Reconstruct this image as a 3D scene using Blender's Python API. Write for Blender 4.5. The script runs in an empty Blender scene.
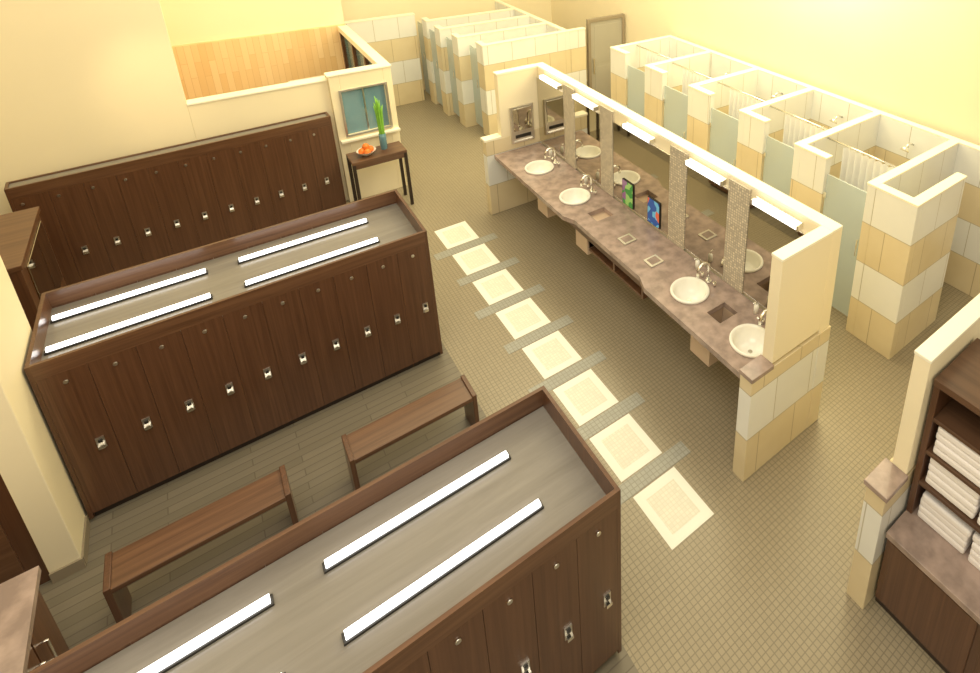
import bpy, bmesh, math, random
import numpy as np
from mathutils import Vector, Matrix
random.seed(4)
S=0.78
scene=bpy.context.scene
try:
    scene.view_settings.view_transform='Standard'
    scene.view_settings.look='None'
except Exception: pass

# ------------------------------------------------------------------ materials
def newmat(name):
    m=bpy.data.materials.new(name); m.use_nodes=True
    nt=m.node_tree; b=nt.nodes['Principled BSDF']
    return m,nt,b
def upos(nt,scale=(1,1,1)):
    g=nt.nodes.new('ShaderNodeNewGeometry')
    v=nt.nodes.new('ShaderNodeVectorMath'); v.operation='MULTIPLY'
    v.inputs[1].default_value=(scale[0]/S,scale[1]/S,scale[2]/S)
    nt.links.new(g.outputs['Position'],v.inputs[0]); return v.outputs[0]
def mix(nt,fac,a,b,bt='MIX'):
    n=nt.nodes.new('ShaderNodeMix'); n.data_type='RGBA'; n.blend_type=bt
    for k,v in ((0,fac),(6,a),(7,b)):
        if isinstance(v,bpy.types.NodeSocket): nt.links.new(v,n.inputs[k])
        elif k==0: n.inputs[0].default_value=v
        else: n.inputs[k].default_value=(*v,1)
    return n.outputs[2]
def math_(nt,op,a,b=None):
    n=nt.nodes.new('ShaderNodeMath'); n.operation=op
    for i,v in enumerate((a,b)):
        if v is None: continue
        if isinstance(v,bpy.types.NodeSocket): nt.links.new(v,n.inputs[i])
        else: n.inputs[i].default_value=v
    return n.outputs[0]
def plain(name,col,rough=.5,metal=0,noise=0.06,nscale=3,emis=0,spec=None,ecol=None,contrast=False):
    m,nt,b=newmat(name)
    b.inputs['Roughness'].default_value=rough; b.inputs['Metallic'].default_value=metal
    if noise:
        n=nt.nodes.new('ShaderNodeTexNoise'); n.inputs['Scale'].default_value=nscale; n.inputs['Detail'].default_value=4
        nt.links.new(upos(nt),n.inputs['Vector'])
        fac=n.outputs['Fac']
        if contrast:
            mr=nt.nodes.new('ShaderNodeMapRange'); mr.inputs[1].default_value=.35; mr.inputs[2].default_value=.65; nt.links.new(fac,mr.inputs[0]); fac=mr.outputs[0]
        c=mix(nt,fac,tuple(max(0,x*(1-noise)) for x in col),tuple(min(1,x*(1+noise)) for x in col))
        nt.links.new(c,b.inputs['Base Color'])
    else: b.inputs['Base Color'].default_value=(*col,1)
    if emis:
        b.inputs['Emission Color'].default_value=(*(ecol or col),1); b.inputs['Emission Strength'].default_value=emis
    return m
def wood(name,c1,c2,axis='Z',rough=.35,dens=14,coat=0):
    m,nt,b=newmat(name)
    sc={'X':(.7,dens,dens),'Y':(dens,.7,dens),'Z':(dens,dens,.7)}[axis]
    p=upos(nt,sc)
    n=nt.nodes.new('ShaderNodeTexNoise'); n.inputs['Scale'].default_value=1; n.inputs['Detail'].default_value=8; n.inputs['Roughness'].default_value=.65; n.inputs['Distortion'].default_value=.6
    nt.links.new(p,n.inputs['Vector'])
    r=nt.nodes.new('ShaderNodeValToRGB'); r.color_ramp.elements[0].position=.28; r.color_ramp.elements[1].position=.75
    r.color_ramp.elements[0].color=(*c1,1); r.color_ramp.elements[1].color=(*c2,1)
    nt.links.new(n.outputs['Fac'],r.inputs[0]); nt.links.new(r.outputs[0],b.inputs['Base Color'])
    b.inputs['Roughness'].default_value=rough
    b.inputs['Coat Weight'].default_value=coat; b.inputs['Coat Roughness'].default_value=.25
    return m
def grid(name,col,mort,w,h,ms,offset=0.0,plane='XY',rough=.4,var=.05,amt=.2):
    m,nt,b=newmat(name)
    p=upos(nt)
    if plane=='UZ':
        s=nt.nodes.new('ShaderNodeSeparateXYZ'); nt.links.new(p,s.inputs[0])
        c=nt.nodes.new('ShaderNodeCombineXYZ'); nt.links.new(math_(nt,'ADD',s.outputs[0],s.outputs[1]),c.inputs[0]); nt.links.new(s.outputs[2],c.inputs[1]); p=c.outputs[0]
    br=nt.nodes.new('ShaderNodeTexBrick'); br.offset=offset; br.inputs['Scale'].default_value=1
    br.inputs['Brick Width'].default_value=w; br.inputs['Row Height'].default_value=h; br.inputs['Mortar Size'].default_value=ms; br.inputs['Mortar Smooth'].default_value=.1
    br.inputs['Color1'].default_value=(*[x*(1-var) for x in col],1); br.inputs['Color2'].default_value=(*[min(1,x*(1+var)) for x in col],1); br.inputs['Mortar'].default_value=(*mort,1)
    nt.links.new(p,br.inputs['Vector']); 
    n=nt.nodes.new('ShaderNodeTexNoise'); n.inputs['Scale'].default_value=1.2; nt.links.new(upos(nt),n.inputs['Vector'])
    c=mix(nt,math_(nt,'MULTIPLY',n.outputs['Fac'],amt),br.outputs['Color'],(col[0]*.75,col[1]*.75,col[2]*.75))
    nt.links.new(c,b.inputs['Base Color']); b.inputs['Roughness'].default_value=rough
    return m
def walltile(name):
    m,nt,b=newmat(name)
    s=nt.nodes.new('ShaderNodeSeparateXYZ'); nt.links.new(upos(nt),s.inputs[0])
    u=math_(nt,'ADD',s.outputs[0],s.outputs[1])
    c=nt.nodes.new('ShaderNodeCombineXYZ'); nt.links.new(u,c.inputs[0]); nt.links.new(s.outputs[2],c.inputs[1])
    br=nt.nodes.new('ShaderNodeTexBrick'); br.offset=.37; br.inputs['Scale'].default_value=1
    br.inputs['Brick Width'].default_value=.56; br.inputs['Row Height'].default_value=.58; br.inputs['Mortar Size'].default_value=.006; br.inputs['Mortar Smooth'].default_value=.2
    br.inputs['Color1'].default_value=(1,1,1,1); br.inputs['Color2'].default_value=(.94,.94,.94,1); br.inputs['Mortar'].default_value=(.62,.58,.50,1)
    nt.links.new(c.outputs[0],br.inputs['Vector'])
    band=math_(nt,'MODULO',math_(nt,'FLOOR',math_(nt,'DIVIDE',s.outputs[2],.58)),2)
    n=nt.nodes.new('ShaderNodeTexNoise'); n.inputs['Scale'].default_value=2.0; n.inputs['Detail'].default_value=5; nt.links.new(upos(nt),n.inputs['Vector'])
    cream=mix(nt,n.outputs['Fac'],(.70,.58,.36),(.85,.75,.53))
    white=mix(nt,n.outputs['Fac'],(.80,.81,.78),(.92,.93,.90))
    col=mix(nt,band,cream,white)
    col=mix(nt,1.0,col,br.outputs['Color'],'MULTIPLY')
    nt.links.new(col,b.inputs['Base Color']); b.inputs['Roughness'].default_value=.3
    return m
def glassy(name,col,alpha,rough):
    m,nt,b=newmat(name)
    b.inputs['Base Color'].default_value=(*col,1); b.inputs['Roughness'].default_value=rough; b.inputs['Alpha'].default_value=alpha
    return m

M={}
M['cream']=plain('cream_plaster',(.90,.81,.59),.8,noise=.03,nscale=1.5)
M['cap']=plain('cream_cap',(.95,.91,.76),.55,noise=.02)
M['tile']=walltile('band_wall_tile')
M['floor']=grid('mosaic_floor',(.345,.295,.205),(.225,.19,.13),.05,.05,.0045,0,rough=.33,var=.04)
M['walnutZ']=wood('walnut_vertical',(.072,.029,.013),(.145,.066,.033),'Z',.34,34,.35)
M['walnutX']=wood('walnut_long',(.078,.033,.016),(.19,.096,.05),'X',.3,18,.3)
M['walnutY']=wood('walnut_deep',(.07,.035,.02),(.15,.08,.045),'Y',.35,14)
M['seam']=plain('locker_seam',(.07,.032,.016),.5,noise=0)
M['dark']=plain('dark_kick',(.03,.018,.012),.5)
M['ltop']=wood('locker_top_laminate',(.19,.172,.15),(.265,.245,.22),'X',.22,9)
M['metal']=plain('brushed_steel',(.74,.72,.68),.3,1,noise=0)
M['chrome']=plain('chrome',(.92,.90,.85),.15,1,noise=0)
M['mirror']=plain('mirror_silver',(.64,.61,.52),.03,1,noise=0)
M['tube']=plain('fluorescent_tube',(1,1,1),.4,noise=0,emis=3.5,ecol=(1,.98,.96))
M['vlight']=plain('vanity_light_diffuser',(1,1,1),.4,noise=0,emis=2.0,ecol=(1,.98,.93))
M['black']=plain('dark_channel',(.02,.018,.016),.5,noise=0)
M['stone']=plain('mauve_stone',(.36,.275,.24),.2,noise=.22,nscale=7,contrast=True)
M['china']=plain('white_porcelain',(.90,.89,.82),.12,noise=0)
M['mosaic']=grid('grey_mosaic',(.66,.60,.48),(.42,.37,.30),.035,.035,.005,0,'UZ',.35,.28)
M['frost']=glassy('frosted_glass',(.60,.70,.72),.6,.3)
M['window']=glassy('window_glass',(.20,.40,.50),.6,.05)
M['curtain']=plain('white_curtain',(.94,.93,.89),.8,noise=.02)
M['towel']=plain('white_towel',(.88,.85,.86),.95,noise=.04,nscale=20)
M['sqw']=plain('pale_inlay_border',(.90,.90,.83),.45,noise=.02)
M['sqi']=grid('pale_inlay_mosaic',(.83,.82,.72),(.76,.74,.63),.04,.04,.004,0,rough=.5,amt=.1)
M['bar']=grid('grey_inlay_mosaic',(.37,.37,.33),(.28,.275,.235),.05,.05,.005,0,rough=.4)
M['orange']=plain('orange_peel',(.85,.22,.03),.5,noise=.1,nscale=30)
M['leaf']=plain('green_stalk',(.22,.50,.06),.45,noise=.3,nscale=12)
M['base']=plain('grey_baseboard',(.30,.25,.18),.5)
M['doorgrey']=plain('grey_door_panel',(.42,.40,.34),.35,noise=.05)
M['peach']=plain('peach_laminate',(.58,.44,.32),.45)
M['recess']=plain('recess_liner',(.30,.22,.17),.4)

def plankmat():
    m,nt,b=newmat('grey_plank_floor')
    br=nt.nodes.new('ShaderNodeTexBrick'); br.offset=.37; br.inputs['Scale'].default_value=1
    br.inputs['Brick Width'].default_value=1.1; br.inputs['Row Height'].default_value=.09; br.inputs['Mortar Size'].default_value=.005
    br.inputs['Color1'].default_value=(.19,.165,.12,1); br.inputs['Color2'].default_value=(.255,.222,.168,1); br.inputs['Mortar'].default_value=(.12,.10,.075,1)
    nt.links.new(upos(nt),br.inputs['Vector'])
    n=nt.nodes.new('ShaderNodeTexNoise'); n.inputs['Scale'].default_value=1; n.inputs['Detail'].default_value=6; nt.links.new(upos(nt,(1.5,22,22)),n.inputs['Vector'])
    c=mix(nt,math_(nt,'MULTIPLY',n.outputs['Fac'],.7),br.outputs['Color'],(.17,.15,.115))
    nt.links.new(c,b.inputs['Base Color']); b.inputs['Roughness'].default_value=.3
    return m
M['plank']=plankmat()
def bamboomat():
    m,nt,b=newmat('bamboo_wall_panel')
    s=nt.nodes.new('ShaderNodeSeparateXYZ'); nt.links.new(upos(nt),s.inputs[0])
    c=nt.nodes.new('ShaderNodeCombineXYZ'); nt.links.new(s.outputs[2],c.inputs[0]); nt.links.new(math_(nt,'ADD',s.outputs[0],s.outputs[1]),c.inputs[1])
    br=nt.nodes.new('ShaderNodeTexBrick'); br.offset=.43; br.inputs['Scale'].default_value=1
    br.inputs['Brick Width'].default_value=.7; br.inputs['Row Height'].default_value=.11; br.inputs['Mortar Size'].default_value=.003
    br.inputs['Color1'].default_value=(.80,.55,.27,1); br.inputs['Color2'].default_value=(.88,.66,.38,1); br.inputs['Mortar'].default_value=(.68,.44,.22,1)
    nt.links.new(c.outputs[0],br.inputs['Vector']); nt.links.new(br.outputs['Color'],b.inputs['Base Color']); b.inputs['Roughness'].default_value=.5
    return m
M['bamboo']=bamboomat()
def screenmat(name,a,b_,c_):
    m,nt,b=newmat(name)
    v=nt.nodes.new('ShaderNodeTexVoronoi'); v.inputs['Scale'].default_value=11; nt.links.new(upos(nt),v.inputs['Vector'])
    r=nt.nodes.new('ShaderNodeValToRGB'); r.color_ramp.interpolation='CONSTANT'
    s=nt.nodes.new('ShaderNodeSeparateColor'); nt.links.new(v.outputs['Color'],s.inputs[0]); nt.links.new(s.outputs[0],r.inputs[0])
    e=r.color_ramp.elements; e[0].color=(*a,1); e[1].position=.4; e[1].color=(*b_,1); n=e.new(.7); n.color=(*c_,1)
    nt.links.new(r.outputs[0],b.inputs['Base Color']); nt.links.new(r.outputs[0],b.inputs['Emission Color']); b.inputs['Emission Strength'].default_value=.4
    b.inputs['Roughness'].default_value=.2
    return m
M['scr1']=screenmat('screen_green_picture',(.04,.22,.04),(.25,.45,.12),(.22,.10,.20))
M['scr2']=screenmat('screen_blue_picture',(.02,.08,.3),(.12,.38,.55),(.6,.12,.06))

# ------------------------------------------------------------------ builder
class B:
    def __init__(s,name,bevel=0,smooth=False):
        s.n=name; s.bm=bmesh.new(); s.mats=[]; s.bevel=bevel; s.smooth=smooth
    def mi(s,m):
        if m not in s.mats: s.mats.append(m)
        return s.mats.index(m)
    def box(s,x0,x1,y0,y1,z0,z1,m):
        k=s.mi(m); v=[s.bm.verts.new((x*S,y*S,z*S)) for z in (z0,z1) for y in (y0,y1) for x in (x0,x1)]
        for f in ((0,2,3,1),(4,5,7,6),(0,1,5,4),(2,6,7,3),(0,4,6,2),(1,3,7,5)):
            fc=s.bm.faces.new([v[i] for i in f]); fc.material_index=k
        return s
    def prism(s,pts,z0,z1,m):
        k=s.mi(m); lo=[s.bm.verts.new((x*S,y*S,z0*S)) for x,y in pts]; hi=[s.bm.verts.new((x*S,y*S,z1*S)) for x,y in pts]; n=len(pts)
        for f in [list(reversed(lo)),hi]+[[lo[i],lo[(i+1)%n],hi[(i+1)%n],hi[i]] for i in range(n)]:
            fc=s.bm.faces.new(f); fc.material_index=k
        return s
    def tube(s,pts,rs,m,n=12,caps=True):
        k=s.mi(m); pts=[Vector(p) for p in pts]
        if not isinstance(rs,(list,tuple)): rs=[rs]*len(pts)
        rings=[]; prev=None
        for i,p in enumerate(pts):
            d=(pts[min(i+1,len(pts)-1)]-pts[max(i-1,0)]).normalized()
            if prev is None: a=d.orthogonal().normalized()
            else: a=(prev-d*prev.dot(d)).normalized()
            prev=a; b=d.cross(a)
            rings.append([s.bm.verts.new((p+(a*math.cos(t)+b*math.sin(t))*rs[i])*S) for t in [2*math.pi*j/n for j in range(n)]])
        for r1,r2 in zip(rings,rings[1:]):
            for j in range(n):
                f=s.bm.faces.new((r1[j],r1[(j+1)%n],r2[(j+1)%n],r2[j])); f.material_index=k; f.smooth=True
        if caps:
            for r in (list(reversed(rings[0])),rings[-1]):
                f=s.bm.faces.new(r); f.material_index=k
        return s
    def lathe(s,c,prof,m,n=36,sx=1,sy=1):
        k=s.mi(m); rings=[]
        for r,z in prof:
            rings.append([s.bm.verts.new(((c[0]+sx*r*math.cos(2*math.pi*j/n))*S,(c[1]+sy*r*math.sin(2*math.pi*j/n))*S,(c[2]+z)*S)) for j in range(n)])
        for r1,r2 in zip(rings,rings[1:]):
            for j in range(n):
                f=s.bm.faces.new((r1[j],r1[(j+1)%n],r2[(j+1)%n],r2[j])); f.material_index=k; f.smooth=True
        f=s.bm.faces.new(rings[-1]); f.material_index=k; f.smooth=True
        return s
    def sphere(s,c,r,m,sz=1):
        prof=[(max(.002,r*math.sin(math.pi*i/12)),-r*sz*math.cos(math.pi*i/12)) for i in range(0,13)]
        return s.lathe(c,prof,m,16)
    def done(s,recalc=True):
        if recalc: bmesh.ops.recalc_face_normals(s.bm,faces=s.bm.faces)
        me=bpy.data.meshes.new(s.n); s.bm.to_mesh(me); s.bm.free()
        for m in s.mats: me.materials.append(M[m])
        co=np.array([v.co[:] for v in me.vertices]); c=Vector(((co[:,0].min()+co[:,0].max())/2,(co[:,1].min()+co[:,1].max())/2,co[:,2].min()))
        me.transform(Matrix.Translation(-c))
        o=bpy.data.objects.new(s.n,me); o.location=c; scene.collection.objects.link(o)
        if s.bevel:
            b=o.modifiers.new('bevel','BEVEL'); b.width=s.bevel*S; b.segments=2; b.limit_method='ANGLE'
        return o

# ------------------------------------------------------------------ room shell
b=B('floor'); b.box(-4,9.5,-1.5,16.5,-.1,0,'floor'); b.done()
b=B('floor_locker_zone'); b.box(-3.7,1.72,-1.5,10.95,0,.006,'plank'); b.done()
b=B('wall_left_back'); b.box(-4,-.3,11.1,11.3,0,6.2,'cream'); b.done()
b=B('wall_lounge_front',.006); b.box(-.3,1.6,11.1,11.28,0,2.33,'cream'); b.box(-.3,1.6,11.08,11.3,2.33,2.36,'cap')
b.box(1.76,2.46,11.0,11.18,0,1.3,'cream'); b.box(1.76,2.46,11.0,11.18,2.12,2.42,'cream'); b.box(1.6,1.76,11.0,11.18,0,2.42,'cream'); b.box(2.46,2.6,11.0,11.18,0,2.42,'cream')
b.box(1.58,2.62,10.98,11.2,2.42,2.45,'cap'); b.done()
b=B('wall_lounge_right',.006); b.box(2.46,2.6,11.2,14.3,0,.9,'cream'); b.box(2.44,2.62,11.2,14.3,2.33,2.45,'cap')
for y in (11.2,12.2,13.2,14.2): b.box(2.45,2.61,y,y+.1,.9,2.33,'walnutZ')
b.box(2.51,2.55,11.3,14.2,.9,2.33,'window'); b.done()
b=B('wall_lounge_wood'); b.box(-.6,2.6,14.3,14.4,0,2.46,'bamboo'); b.box(-.6,-.5,11.3,14.3,0,2.46,'bamboo'); b.done()
b=B('wall_lounge_upper'); b.box(-.9,2.6,14.4,14.6,0,6.2,'cream'); b.box(-.9,-.6,11.3,14.4,0,6.2,'cream'); b.done()
b=B('wall_back'); b.box(2.6,9.2,15.9,16.1,0,6.2,'cream'); b.done()
b=B('wall_right'); b.box(8.45,8.65,-1,15.9,0,6.2,'cream'); b.done()
b=B('wall_left'); b.box(-3.9,-3.7,-1.5,11.1,0,6.2,'cream'); b.done()
b=B('wall_pier_left',.006); b.box(-1.88,-1.68,5.92,7.0,0,6.2,'cream'); b.done()
b=B('baseboard_pier'); b.box(-1.88,-1.67,5.9,5.92,0,.12,'base'); b.box(-1.68,-1.665,5.92,6.37,0,.12,'base'); b.done()
b=B('door_2',.004); b.box(-3.2,-1.885,5.95,6.01,.01,2.6,'walnutZ'); b.box(-3.05,-2.0,5.935,5.95,.15,1.2,'walnutX'); b.box(-3.05,-2.0,5.935,5.95,1.3,2.5,'walnutX'); b.done()
b=B('window_1',.004)
for a in ((1.72,2.5,1.27,1.305),(1.72,2.5,2.12,2.155)): b.box(a[0],a[1],10.97,11.0,a[2],a[3],'metal')
for a in (1.72,2.465): b.box(a,a+.035,10.97,11.0,1.3,2.12,'metal')
b.box(1.76,2.46,11.05,11.07,1.3,2.12,'window'); b.box(2.095,2.12,11.04,11.08,1.3,2.12,'metal'); b.box(1.62,2.6,10.9,11.0,1.2,1.24,'cap'); b.done()
b=B('lounge_wall_screen',.01); b.box(1.2,2.3,12.6,12.64,.6,1.9,'frost'); b.box(1.18,1.2,12.58,12.66,0,1.95,'metal'); b.box(2.3,2.32,12.58,12.66,0,1.95,'metal'); b.box(1.2,2.3,12.59,12.65,1.9,1.95,'metal'); b.done()

# ------------------------------------------------------------------ lockers
def lockers(x0,x1,y0,y1,h,n,back=True,tubes=(),zf=.45,off=.1):
    b=B('locker_bank')
    b.box(x0+.02,x1-.02,y0+.05,y1-.05 if back else y1,0.006,.1,'dark')
    b.box(x0+.02,x1-.02,y0+.022,y1-(.022 if back else 0),.1,h-.2,'seam')
    for a,c in ((x0,x0+.03),(x1-.03,x1)): b.box(a,c,y0,y1,.05,h,'walnutZ')
    for a,c in ((y0,y0+.03),(y1-.03,y1)): b.box(x0+.03,x1-.03,a,c,h-.16,h,'walnutX')
    if y1-y0>.5: b.box(x0+.03,x1-.03,y0+.025,y1-.025,h-.2,h-.185,'ltop')
    else: b.box(x0+.03,x1-.03,y0+.03,y1-.03,h-.2,h-.02,'ltop')
    w=(x1-x0-.06)/n
    for side in ((0,1) if back else (0,)):
        for i in range(n):
            xa=x0+.03+w*i
            ya,yb=(y0,y0+.022) if side==0 else (y1-.022,y1)
            b.box(xa+.0015,xa+w-.0015,ya,yb,.1,h-.161,'walnutZ')
            sg=-1 if side==0 else 1; yf=y0 if side==0 else y1
            hx=xa+w-off if side==0 else xa+.04
            def bx(x_a,x_b,d0,d1,z0,z1,m):
                q=sorted((yf+sg*d0,yf+sg*d1)); b.box(x_a,x_b,q[0],q[1],z0,z1,m)
            zc=h*zf
            bx(hx-.03,hx+.03,0,.01,zc-.062,zc+.062,'metal')
            bx(hx-.024,hx+.024,.01,.04,zc-.045,zc-.012,'chrome')
            bx(hx-.014,hx+.014,.01,.024,zc+.015,zc+.045,'black')
            b.tube([(hx-.06,yf,h*.86),(hx-.06,yf+sg*.012,h*.86)],.018,'metal',10)
    o=b.done()
    for (ta,tb,ty) in tubes:
        t=B('fluorescent_light_fixture',.003)
        z=h-.185
        t.box(ta-.015,tb+.015,ty-.035,ty+.035,z,z+.02,'black')
        t.box(ta,tb,ty-.023,ty+.023,z+.02,z+.05,'tube')
        t.done()
    return o
lockers(-1.66,1.65,6.38,7.56,1.87,10,True,[(-1.6,-.41,7.29),(-.11,1.2,7.29),(-1.6,-.4,6.79),(-.1,1.2,6.79)])
lockers(-1.66,1.68,2.46,3.58,1.87,10,True,[(-1.52,-.32,3.31),(-.02,1.22,3.31),(-1.52,-.32,2.825),(-.01,1.24,2.825)])
o=lockers(-2.3,1.5,10.7,10.95,1.82,11,False,(),.37,.2)
o.rotation_euler=(0,0,math.radians(2.6)); o.location.y-=.03*S

# ------------------------------------------------------------------ benches
for x0,x1 in ((-1.40,-.14),(.34,1.58)):
    b=B('wooden_bench',.006); y0,y1,z=5.02,5.36,.58
    b.box(x0+.04,x1-.04,y0,y1,z-.06,z-.01,'walnutX')
    for a in (x0,x1-.045): b.box(a,a+.045,y0-.005,y1+.005,.006,z+.01,'walnutZ')
    b.box(x0+.045,x1-.045,(y0+y1)/2-.02,(y0+y1)/2+.02,z-.2,z-.06,'walnutX'); b.done()

# ------------------------------------------------------------------ left cabinets
b=B('vanity_cabinet',.006); b.box(-3.0,-1.68,3.7,5.0,.1,1.04,'walnutZ'); b.box(-3.0,-1.72,3.7,4.95,.006,.1,'dark'); b.box(-3.02,-1.63,3.68,5.05,1.04,1.1,'stone')
for y in (3.75,4.17,4.59): b.box(-1.68,-1.66,y,y+.4,.13,1.01,'walnutZ')
for y in (4.5,4.66): 
    b.tube([(-1.66,y,.62),(-1.62,y,.62),(-1.62,y,.82),(-1.66,y,.82)],.01,'chrome',8)
b.done()
b=B('storage_cabinet',.006); b.box(-3.4,-1.9,8.3,9.7,.006,1.8,'walnutZ'); b.box(-3.42,-1.88,8.28,9.72,1.8,1.86,'walnutX')
b.box(-1.9,-1.885,8.5,9.6,.9,1.72,'mirror'); b.done()

# ------------------------------------------------------------------ floor inlays
b=B('floor_inlay_path')
for i in range(8):
    y=3.12+.82*i
    b.box(2.49,3.02,y-.31,y+.31,0,.004,'sqw'); b.box(2.58,2.93,y-.21,y+.21,.004,.006,'sqi')
for i in range(7):
    y=3.12+.82*i+.41
    a=2.26+ (.06 if i%2 else 0); b.box(a,3.27,y-.085,y+.085,0,.0035,'bar')
b.done()

# ------------------------------------------------------------------ vanity wall
b=B('wall_vanity',.005)
b.box(4.5,4.67,2.87,9.2,0,2.57,'cream'); b.box(4.5,4.67,2.87,9.2,2.57,2.6,'cap'); b.box(4.67,4.69,2.87,9.2,0,1.34,'tile'); b.done()
b=B('wall_vanity_near',.005)
b.box(3.76,4.5,2.87,3.0,1.38,2.57,'cream'); b.box(3.755,4.5,2.865,3.005,2.57,2.6,'cap'); b.box(3.47,4.5,2.86,3.015,0,1.34,'tile');b.box(4.5,4.69,2.855,2.87,0,1.34,'tile'); b.box(3.45,3.76,2.84,3.018,1.34,1.39,'stone'); b.done()
b=B('wall_vanity_far',.005)
b.box(3.76,4.5,9.07,9.2,1.42,2.57,'cream'); b.box(3.75,4.5,9.065,9.21,2.57,2.6,'cap'); b.box(3.47,4.5,9.065,9.22,0,1.42,'tile'); b.box(3.45,3.76,9.065,9.24,1.42,1.46,'cap'); b.done()
cols=[4.12,5.2,6.86,7.96]; cw=.165
b=B('mosaic_pilasters')
for y in cols: b.box(4.462,4.5,y-cw,y+cw,1.15,2.56,'mosaic')
b.done()
edges=[3.0]+sum([[y-cw,y+cw] for y in cols],[])+[9.07]
for i in range(0,10,2):
    a,c=edges[i]+.01,edges[i+1]-.01
    m=B('wall_mirror',.002); m.box(4.47,4.498,a,c,1.2,2.4,'mirror'); 
    m.box(4.465,4.5,a,c,1.185,1.2,'chrome'); m.box(4.465,4.5,a,c,2.4,2.415,'chrome'); m.done()
for y in (3.54,4.67,6.03,7.41,8.5):
    m=B('vanity_light',.006); m.box(4.47,4.5,y-.33,y+.33,2.45,2.53,'chrome'); m.box(4.40,4.47,y-.31,y+.31,2.455,2.515,'vlight')
    for e in (y-.33,y+.31): m.box(4.39,4.47,e,e+.02,2.45,2.52,'metal')
    m.done()
m=B('paper_towel_dispenser',.003); m.box(3.93,4.36,9.03,9.065,1.27,1.95,'metal'); m.box(3.97,4.32,9.02,9.035,1.5,1.91,'mirror'); m.box(4.0,4.29,9.02,9.035,1.36,1.42,'black'); m.box(3.97,4.32,9.0,9.035,1.29,1.31,'chrome'); m.done()

sinks=[3.36,4.37,7.04,8.18]
def cyl_obj(c,r,h):
    bm=bmesh.new(); bmesh.ops.create_cone(bm,cap_ends=True,segments=40,radius1=r*S,radius2=r*S,depth=h*S)
    me=bpy.data.meshes.new('cut'); bm.to_mesh(me); bm.free(); o=bpy.data.objects.new('cut',me); o.location=Vector(c)*S; scene.collection.objects.link(o); return o
b=B('vanity_countertop')
b.prism([(4.46,3.02),(3.6,3.02),(3.6,4.75),(3.68,4.95),(3.68,6.5),(3.6,6.7),(3.6,9.06),(4.46,9.06)],1.08,1.15,'stone'); top=b.done()
for y in sinks:
    c=cyl_obj((4.0,y,1.11),.205,.3)
    md=top.modifiers.new('cut','BOOLEAN'); md.operation='DIFFERENCE'; md.object=c; md.solver='EXACT'
for y,wd in ((3.87,.11),(6.42,.13)):
    bb=B('cut'); bb.box(3.92,4.2,y-wd,y+wd,1.0,1.3,'stone'); c=bb.done()
    md=top.modifiers.new('cut','BOOLEAN'); md.operation='DIFFERENCE'; md.object=c; md.solver='EXACT'
bpy.context.view_layer.update()
dg=bpy.context.evaluated_depsgraph_get(); me=bpy.data.meshes.new_from_object(top.evaluated_get(dg))
cs=[m.object for m in top.modifiers]; top.modifiers.clear(); top.data=me
for c in cs: bpy.data.objects.remove(c,do_unlink=True)
b=B('vanity_base',.004)
b.box(3.7,3.73,3.02,9.06,.98,1.08,'walnutY'); b.box(4.42,4.46,3.02,9.06,.85,1.08,'walnutY')
b.box(3.76,4.42,4.98,6.3,.74,.78,'walnutX'); b.box(4.38,4.42,4.98,6.3,.78,1.08,'walnutX')
for y in (4.98,5.62,6.26): b.box(3.76,4.38,y,y+.04,.78,1.08,'walnutX')
for y in (3.87,7.6,6.42):
    hi=(y>6 and y<7)
    b.box(3.76,4.22,y-.16,y-.13,.68,1.08,'peach'); b.box(3.76,4.22,y+.13,y+.16,.68,1.08,'peach'); b.box(3.73,3.76,y-.16,y+.16,.68,1.08,'peach'); b.box(4.2,4.22,y-.13,y+.13,.68,1.08,'peach')
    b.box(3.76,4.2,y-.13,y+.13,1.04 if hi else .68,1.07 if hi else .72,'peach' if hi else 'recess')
b.done()
for y in sinks:
    s=B('sink_basin'); 
    s.lathe((4.0,y,1.15),[(.20,-.01),(.232,.0),(.24,.018),(.232,.032),(.215,.034),(.20,.02),(.19,-.02),(.165,-.09),(.11,-.13),(.03,-.14)],'china',40)
    s.tube([(4.0,y,1.012),(4.0,y,1.018)],.025,'chrome',12); s.done()
    f=B('faucet'); x=4.3
    f.tube([(x,y,1.15),(x,y,1.165)],.04,'chrome',16)
    pts=[(x,y,1.16),(x,y,1.36)]+[(x-.09+.09*math.cos(t),y,1.36+.09*math.sin(t)) for t in [math.pi*k/8 for k in range(1,9)]]+[(x-.18,y,1.30)]
    f.tube(pts,.02,'chrome',10)
    for dy in (-.11,.11):
        f.tube([(x,y+dy,1.15),(x,y+dy,1.21)],.022,'chrome',10); f.tube([(x,y+dy,1.21),(x-.06,y+dy*1.4,1.225)],.012,'chrome',8)
    f.done()
    d=B('soap_dispenser'); d.tube([(4.36,y+.27,1.15),(4.36,y+.27,1.26),(4.36,y+.27,1.275)],[.03,.03,.012],'china',14); d.tube([(4.36,y+.27,1.27),(4.36,y+.27,1.31),(4.30,y+.27,1.31)],.007,'chrome',8); d.done()
for y,mm in ((6.3,'scr1'),(5.68,'scr2')):
    s=B('display_screen',.002)
    s.box(4.452,4.469,y-.135,y+.135,1.2,1.6,'black'); s.box(4.45,4.452,y-.128,y+.128,1.207,1.593,mm); s.done()
for y in (5.67,5.08):
    s=B('counter_square',.008); s.box(3.9,4.1,y-.09,y+.09,1.15,1.17,'metal'); s.box(3.93,4.07,y-.06,y+.06,1.17,1.174,'stone'); s.done()  # flat metal square with stone centre, lying on the counter

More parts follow.
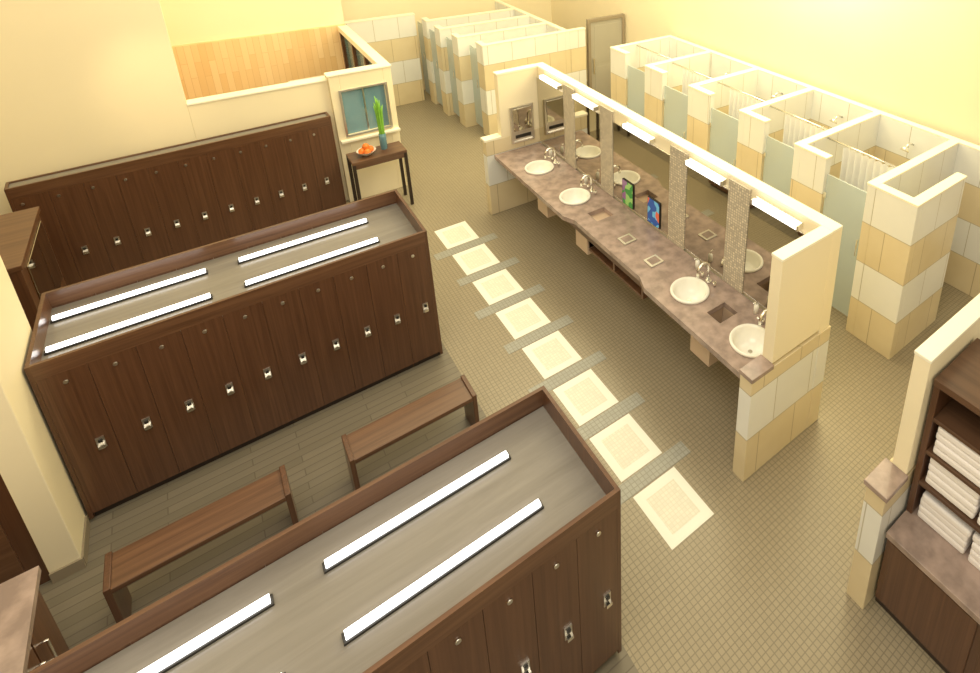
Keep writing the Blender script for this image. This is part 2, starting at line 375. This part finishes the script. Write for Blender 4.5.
# ------------------------------------------------------------------ stalls
def shower(x,y,z,d):
    s=B('shower_head'); s.tube([(x,y,z),(x+d*.12,y,z+.06),(x+d*.22,y,z+.02)],.015,'chrome',8); s.tube([(x+d*.21,y,z+.03),(x+d*.25,y,z-.03)],[.025,.07],'chrome',14)
    s.tube([(x,y,1.25),(x+d*.03,y,1.25)],.07,'chrome',16); s.done()
def curtain(x,y0,y1,z0,z1,rod):
    s=B('shower_curtain'); k=s.mi('curtain'); N=80; pr=None
    for i in range(N+1):
        t=i/N; a=y0+(y1-y0)*t; w=.05*math.sin(t*2*math.pi*8)
        v=[s.bm.verts.new(((x+w)*S,a*S,z*S)) for z in (z0,z1)]
        if pr:
            f=s.bm.faces.new((pr[0],v[0],v[1],pr[1])); f.smooth=True; f.material_index=k
        pr=v
    s.tube([(x,rod[0],z1+.02),(x,rod[1],z1+.02)],.014,'chrome',8); s.done()
def part(x0,x1,y0,y1,h,e=(1,1,1,1)):
    b=B('stall_partition',.006); b.box(x0,x1,y0,y1,0,h-.03,'tile'); d=.008
    b.box(x0-d*e[0],x1+d*e[1],y0-d*e[2],y1+d*e[3],h-.03,h,'cap'); b.done()
hB=2.3; XB=8.2; th=.12
ps=[(3.51,6.13),(4.78,6.25),(6.1,6.48),(7.42,6.55),(8.74,6.58),(10.1,6.7)]
part(XB,XB+.12,1.0,10.1,hB,(0,1,1,1))
for i,(p,x) in enumerate(ps):
    part(x,XB,p-th,p,hB,(1,0,0 ,1))
    L=.67 if i==0 else .55
    part(x,x+th,p-L,p-th,hB,(1,1,1,0))
part(6.13+th,7.3,2.84,2.84+th,hB,(0,1,1,1))
for i,(p,x) in enumerate(ps):
    if i==0: continue
    q=ps[i-1][0]
    g=B('frosted_glass_door',.002); g.box(x+.04,x+.06,q+.03,p-.57,.08,2.05,'frost')
    for z in (.4,1.7): g.box(x+.02,x+.08,p-.6,p-.555,z,z+.08,'chrome')
    g.tube([(x+.04,q+.1,1.1),(x,q+.1,1.1),(x,q+.1,1.35),(x+.04,q+.1,1.35)],.01,'chrome',8); g.done()
    curtain(x+.6,q+.06,q+.86,.25,2.24,(q,p-.12))
    shower(XB,(p+q)/2-.1,2.0,-1)
hA=2.2
pa=[(12.05,4.7),(12.95,4.5),(13.85,4.42),(14.75,4.42)]
for p,x in pa:
    part(x,6.7,p-.06,p+.06,hA,(1,0,1,1)); part(x,x+.12,p+.06,p+.3,hA,(1,1,0,1))
part(6.7,6.82,11.99,15.9,hA,(0,1,1,0)); part(6.82,7.25,11.99,12.11,hA,(0,1,1,1))
for p,x in pa:
    g=B('frosted_glass_door',.002); g.box(x+.04,x+.06,p+.32,p+.8,.1,2.0,'frost'); g.tube([(x+.04,p+.4,1.1),(x,p+.4,1.1),(x,p+.4,1.3),(x+.04,p+.4,1.3)],.01,'chrome',8); g.done()
    shower(6.7,p+.45,1.9,-1)
b=B('wall_tiled_back',.006); b.box(2.6,4.3,15.15,15.3,0,2.27,'tile'); b.box(2.6,4.31,15.14,15.31,2.27,2.3,'cap'); b.done()
b=B('door_1',.004)
for a in (7.34,8.33): b.box(a,a+.07,12.0,12.1,0,2.3,'base')
b.box(7.34,8.4,12.0,12.1,2.3,2.38,'base'); b.box(7.41,8.33,12.03,12.06,.02,2.3,'doorgrey'); b.box(7.52,8.22,12.022,12.03,1.25,2.2,'doorgrey'); b.box(7.52,8.22,12.022,12.03,.2,1.15,'doorgrey'); b.box(7.45,7.48,11.96,12.0,1.0,1.4,'chrome'); b.done()

# ------------------------------------------------------------------ towel station
b=B('wall_towel_station',.006)
b.box(3.76,6.0,1.43,1.56,1.38,2.53,'cream'); b.box(3.755,6.01,1.425,1.565,2.53,2.56,'cap')
b.box(3.47,6.0,1.43,1.6,0,1.34,'tile'); b.box(3.45,3.76,1.41,1.62,1.34,1.39,'stone'); b.done()
b=B('towel_shelf_cabinet',.005)
b.box(3.62,4.6,-.9,1.41,0,.08,'dark'); b.box(3.6,4.6,-.9,1.41,.08,.86,'walnutZ'); b.box(3.56,4.6,-.92,1.41,.86,.92,'stone')
b.box(3.85,4.5,1.36,1.41,.92,2.3,'walnutZ'); b.box(3.85,4.5,-.9,-.85,.92,2.3,'walnutZ'); b.box(4.47,4.52,-.9,1.41,.92,2.3,'walnutZ'); b.box(3.83,4.52,-.92,1.41,2.3,2.36,'walnutY')
for z in (1.28,1.62,1.96): b.box(3.85,4.47,-.85,1.36,z,z+.035,'walnutY')
for y in (.66,-.1): b.box(3.585,3.6,y,y+.7,.12,.82,'walnutZ')
b.done()
b=B('folded_towels',.018)
for z0 in (.92,1.315,1.655):
    for y in np.arange(-.76,1.1,.42):
        for k in range(4):
            j=random.uniform(-.008,.008); b.box(3.87+j,4.4,y+j+.01,y+.405+j,z0+.07*k,z0+.07*k+.068,'towel')
b.done()

# ------------------------------------------------------------------ console table + decor
b=B('console_table',.005); tx0,tx1,ty0,ty1,tz=1.62,2.5,10.25,10.7,1.1
b.box(tx0,tx1,ty0,ty1,tz-.05,tz,'walnutX')
for x in (tx0,tx1-.05):
    for y in (ty0,ty1-.05): b.box(x,x+.05,y,y+.05,0,tz-.05,'dark')
b.box(tx0+.05,tx1-.05,ty0+.01,ty0+.04,tz-.14,tz-.05,'walnutX'); b.box(tx0+.05,tx1-.05,ty1-.04,ty1-.01,tz-.14,tz-.05,'walnutX')
b.done()
b=B('fruit_bowl'); c=(1.9,10.45,tz)
b.lathe(c,[(.05,0.001),(.06,.01),(.12,.05),(.15,.09),(.155,.092),(.14,.08),(.08,.03),(.01,.02)],'china',28)
for dx,dy,dz in ((-.07,0,.09),(.07,.02,.09),(0,.07,.09),(0,-.07,.09),(0,0,.16)): b.sphere((c[0]+dx,c[1]+dy,c[2]+dz),.055,'orange')
b.done()
b=B('bamboo_vase'); c=(2.2,10.52,tz)
b.lathe(c,[(.05,.001),(.055,.02),(.06,.2),(.055,.3),(.05,.3),(.05,.03),(.01,.02)],'window',24)
for k in range(7):
    a=k*.9; dx,dy=.03*math.cos(a),.03*math.sin(a); hh=.7+.08*(k%3)
    b.tube([(c[0]+dx*.6,c[1]+dy*.6,tz+.03),(c[0]+dx,c[1]+dy,tz+.35),(c[0]+dx*1.5,c[1]+dy*1.5,tz+hh),(c[0]+dx*2.4,c[1]+dy*2.4,tz+hh+.12)],[.018,.018,.017,.005],'leaf',8)
b.done()

# ------------------------------------------------------------------ lights
def area(name,loc,tgt,size,power,col,sy=None):
    l=bpy.data.lights.new(name,'AREA'); l.energy=power; l.color=col; l.shape='RECTANGLE'; l.size=size; l.size_y=sy or size
    o=bpy.data.objects.new(name,l); o.location=Vector(loc)*S; o.rotation_euler=(Vector(tgt)-Vector(loc)).to_track_quat('-Z','Y').to_euler(); scene.collection.objects.link(o); return o
def point(name,loc,power,col,r=.1):
    l=bpy.data.lights.new(name,'POINT'); l.energy=power; l.color=col; l.shadow_soft_size=r
    o=bpy.data.objects.new(name,l); o.location=Vector(loc)*S; scene.collection.objects.link(o)
def spot(name,loc,tgt,power,col,ang):
    l=bpy.data.lights.new(name,'SPOT'); l.energy=power; l.color=col; l.spot_size=math.radians(ang); l.spot_blend=1; l.shadow_soft_size=.1
    o=bpy.data.objects.new(name,l); o.location=Vector(loc)*S; o.rotation_euler=(Vector(tgt)-Vector(loc)).to_track_quat('-Z','Y').to_euler(); scene.collection.objects.link(o)
area('overhead_light',(6.6,7.5,7),(6.4,8,0),2.5,330,(1,.87,.52),7)
area('ceiling_light',(0,2,7.5),(1,6,0),3.5,170,(1,.92,.76))
area('far_end_light',(2,10,7),(1.5,12.5,1.5),3,90,(1,.84,.48),3)
point('added_wall_fill',(7.4,6.0,5.2),125,(1,.84,.36),.4)  # unseen lamp added to give the right wall its yellow glow
point('lounge_light',(1.2,12.8,3.0),10,(1,.68,.32),.2)
spot('added_glow_spot',(-.6,8.8,4.6),(-.6,11.1,2.75),60,(1,.75,.4),34)  # unseen spot without fixture, added for the round warm glow on this wall
w=bpy.data.worlds.new('World'); scene.world=w; w.use_nodes=True
bg=w.node_tree.nodes['Background']; bg.inputs[0].default_value=(1,.85,.58,1); bg.inputs[1].default_value=.78

# ------------------------------------------------------------------ camera
f=602.;P=(670.,78.)
d1=np.array([(147-P[0])/f,(-153-P[1])/f,1]);d1/=np.linalg.norm(d1)
d2=np.array([(1450-P[0])/f,(-120-P[1])/f,1]);d2-=d1*(d1@d2);d2/=np.linalg.norm(d2)
dn=-np.cross(d1,d2)
if dn[1]<0: dn=-dn
R=Matrix(((d2[0],-d2[1],-d2[2]),(d1[0],-d1[1],-d1[2]),(-dn[0],dn[1],dn[2])))
cd=bpy.data.cameras.new('camera'); cd.sensor_width=36; cd.lens=f/980*36; cd.shift_x=(490-P[0])/980; cd.shift_y=-(336.5-P[1])/980
co=bpy.data.objects.new('camera',cd); co.matrix_world=Matrix.Translation((0,0,6*S))@R.to_4x4(); scene.collection.objects.link(co); scene.camera=co
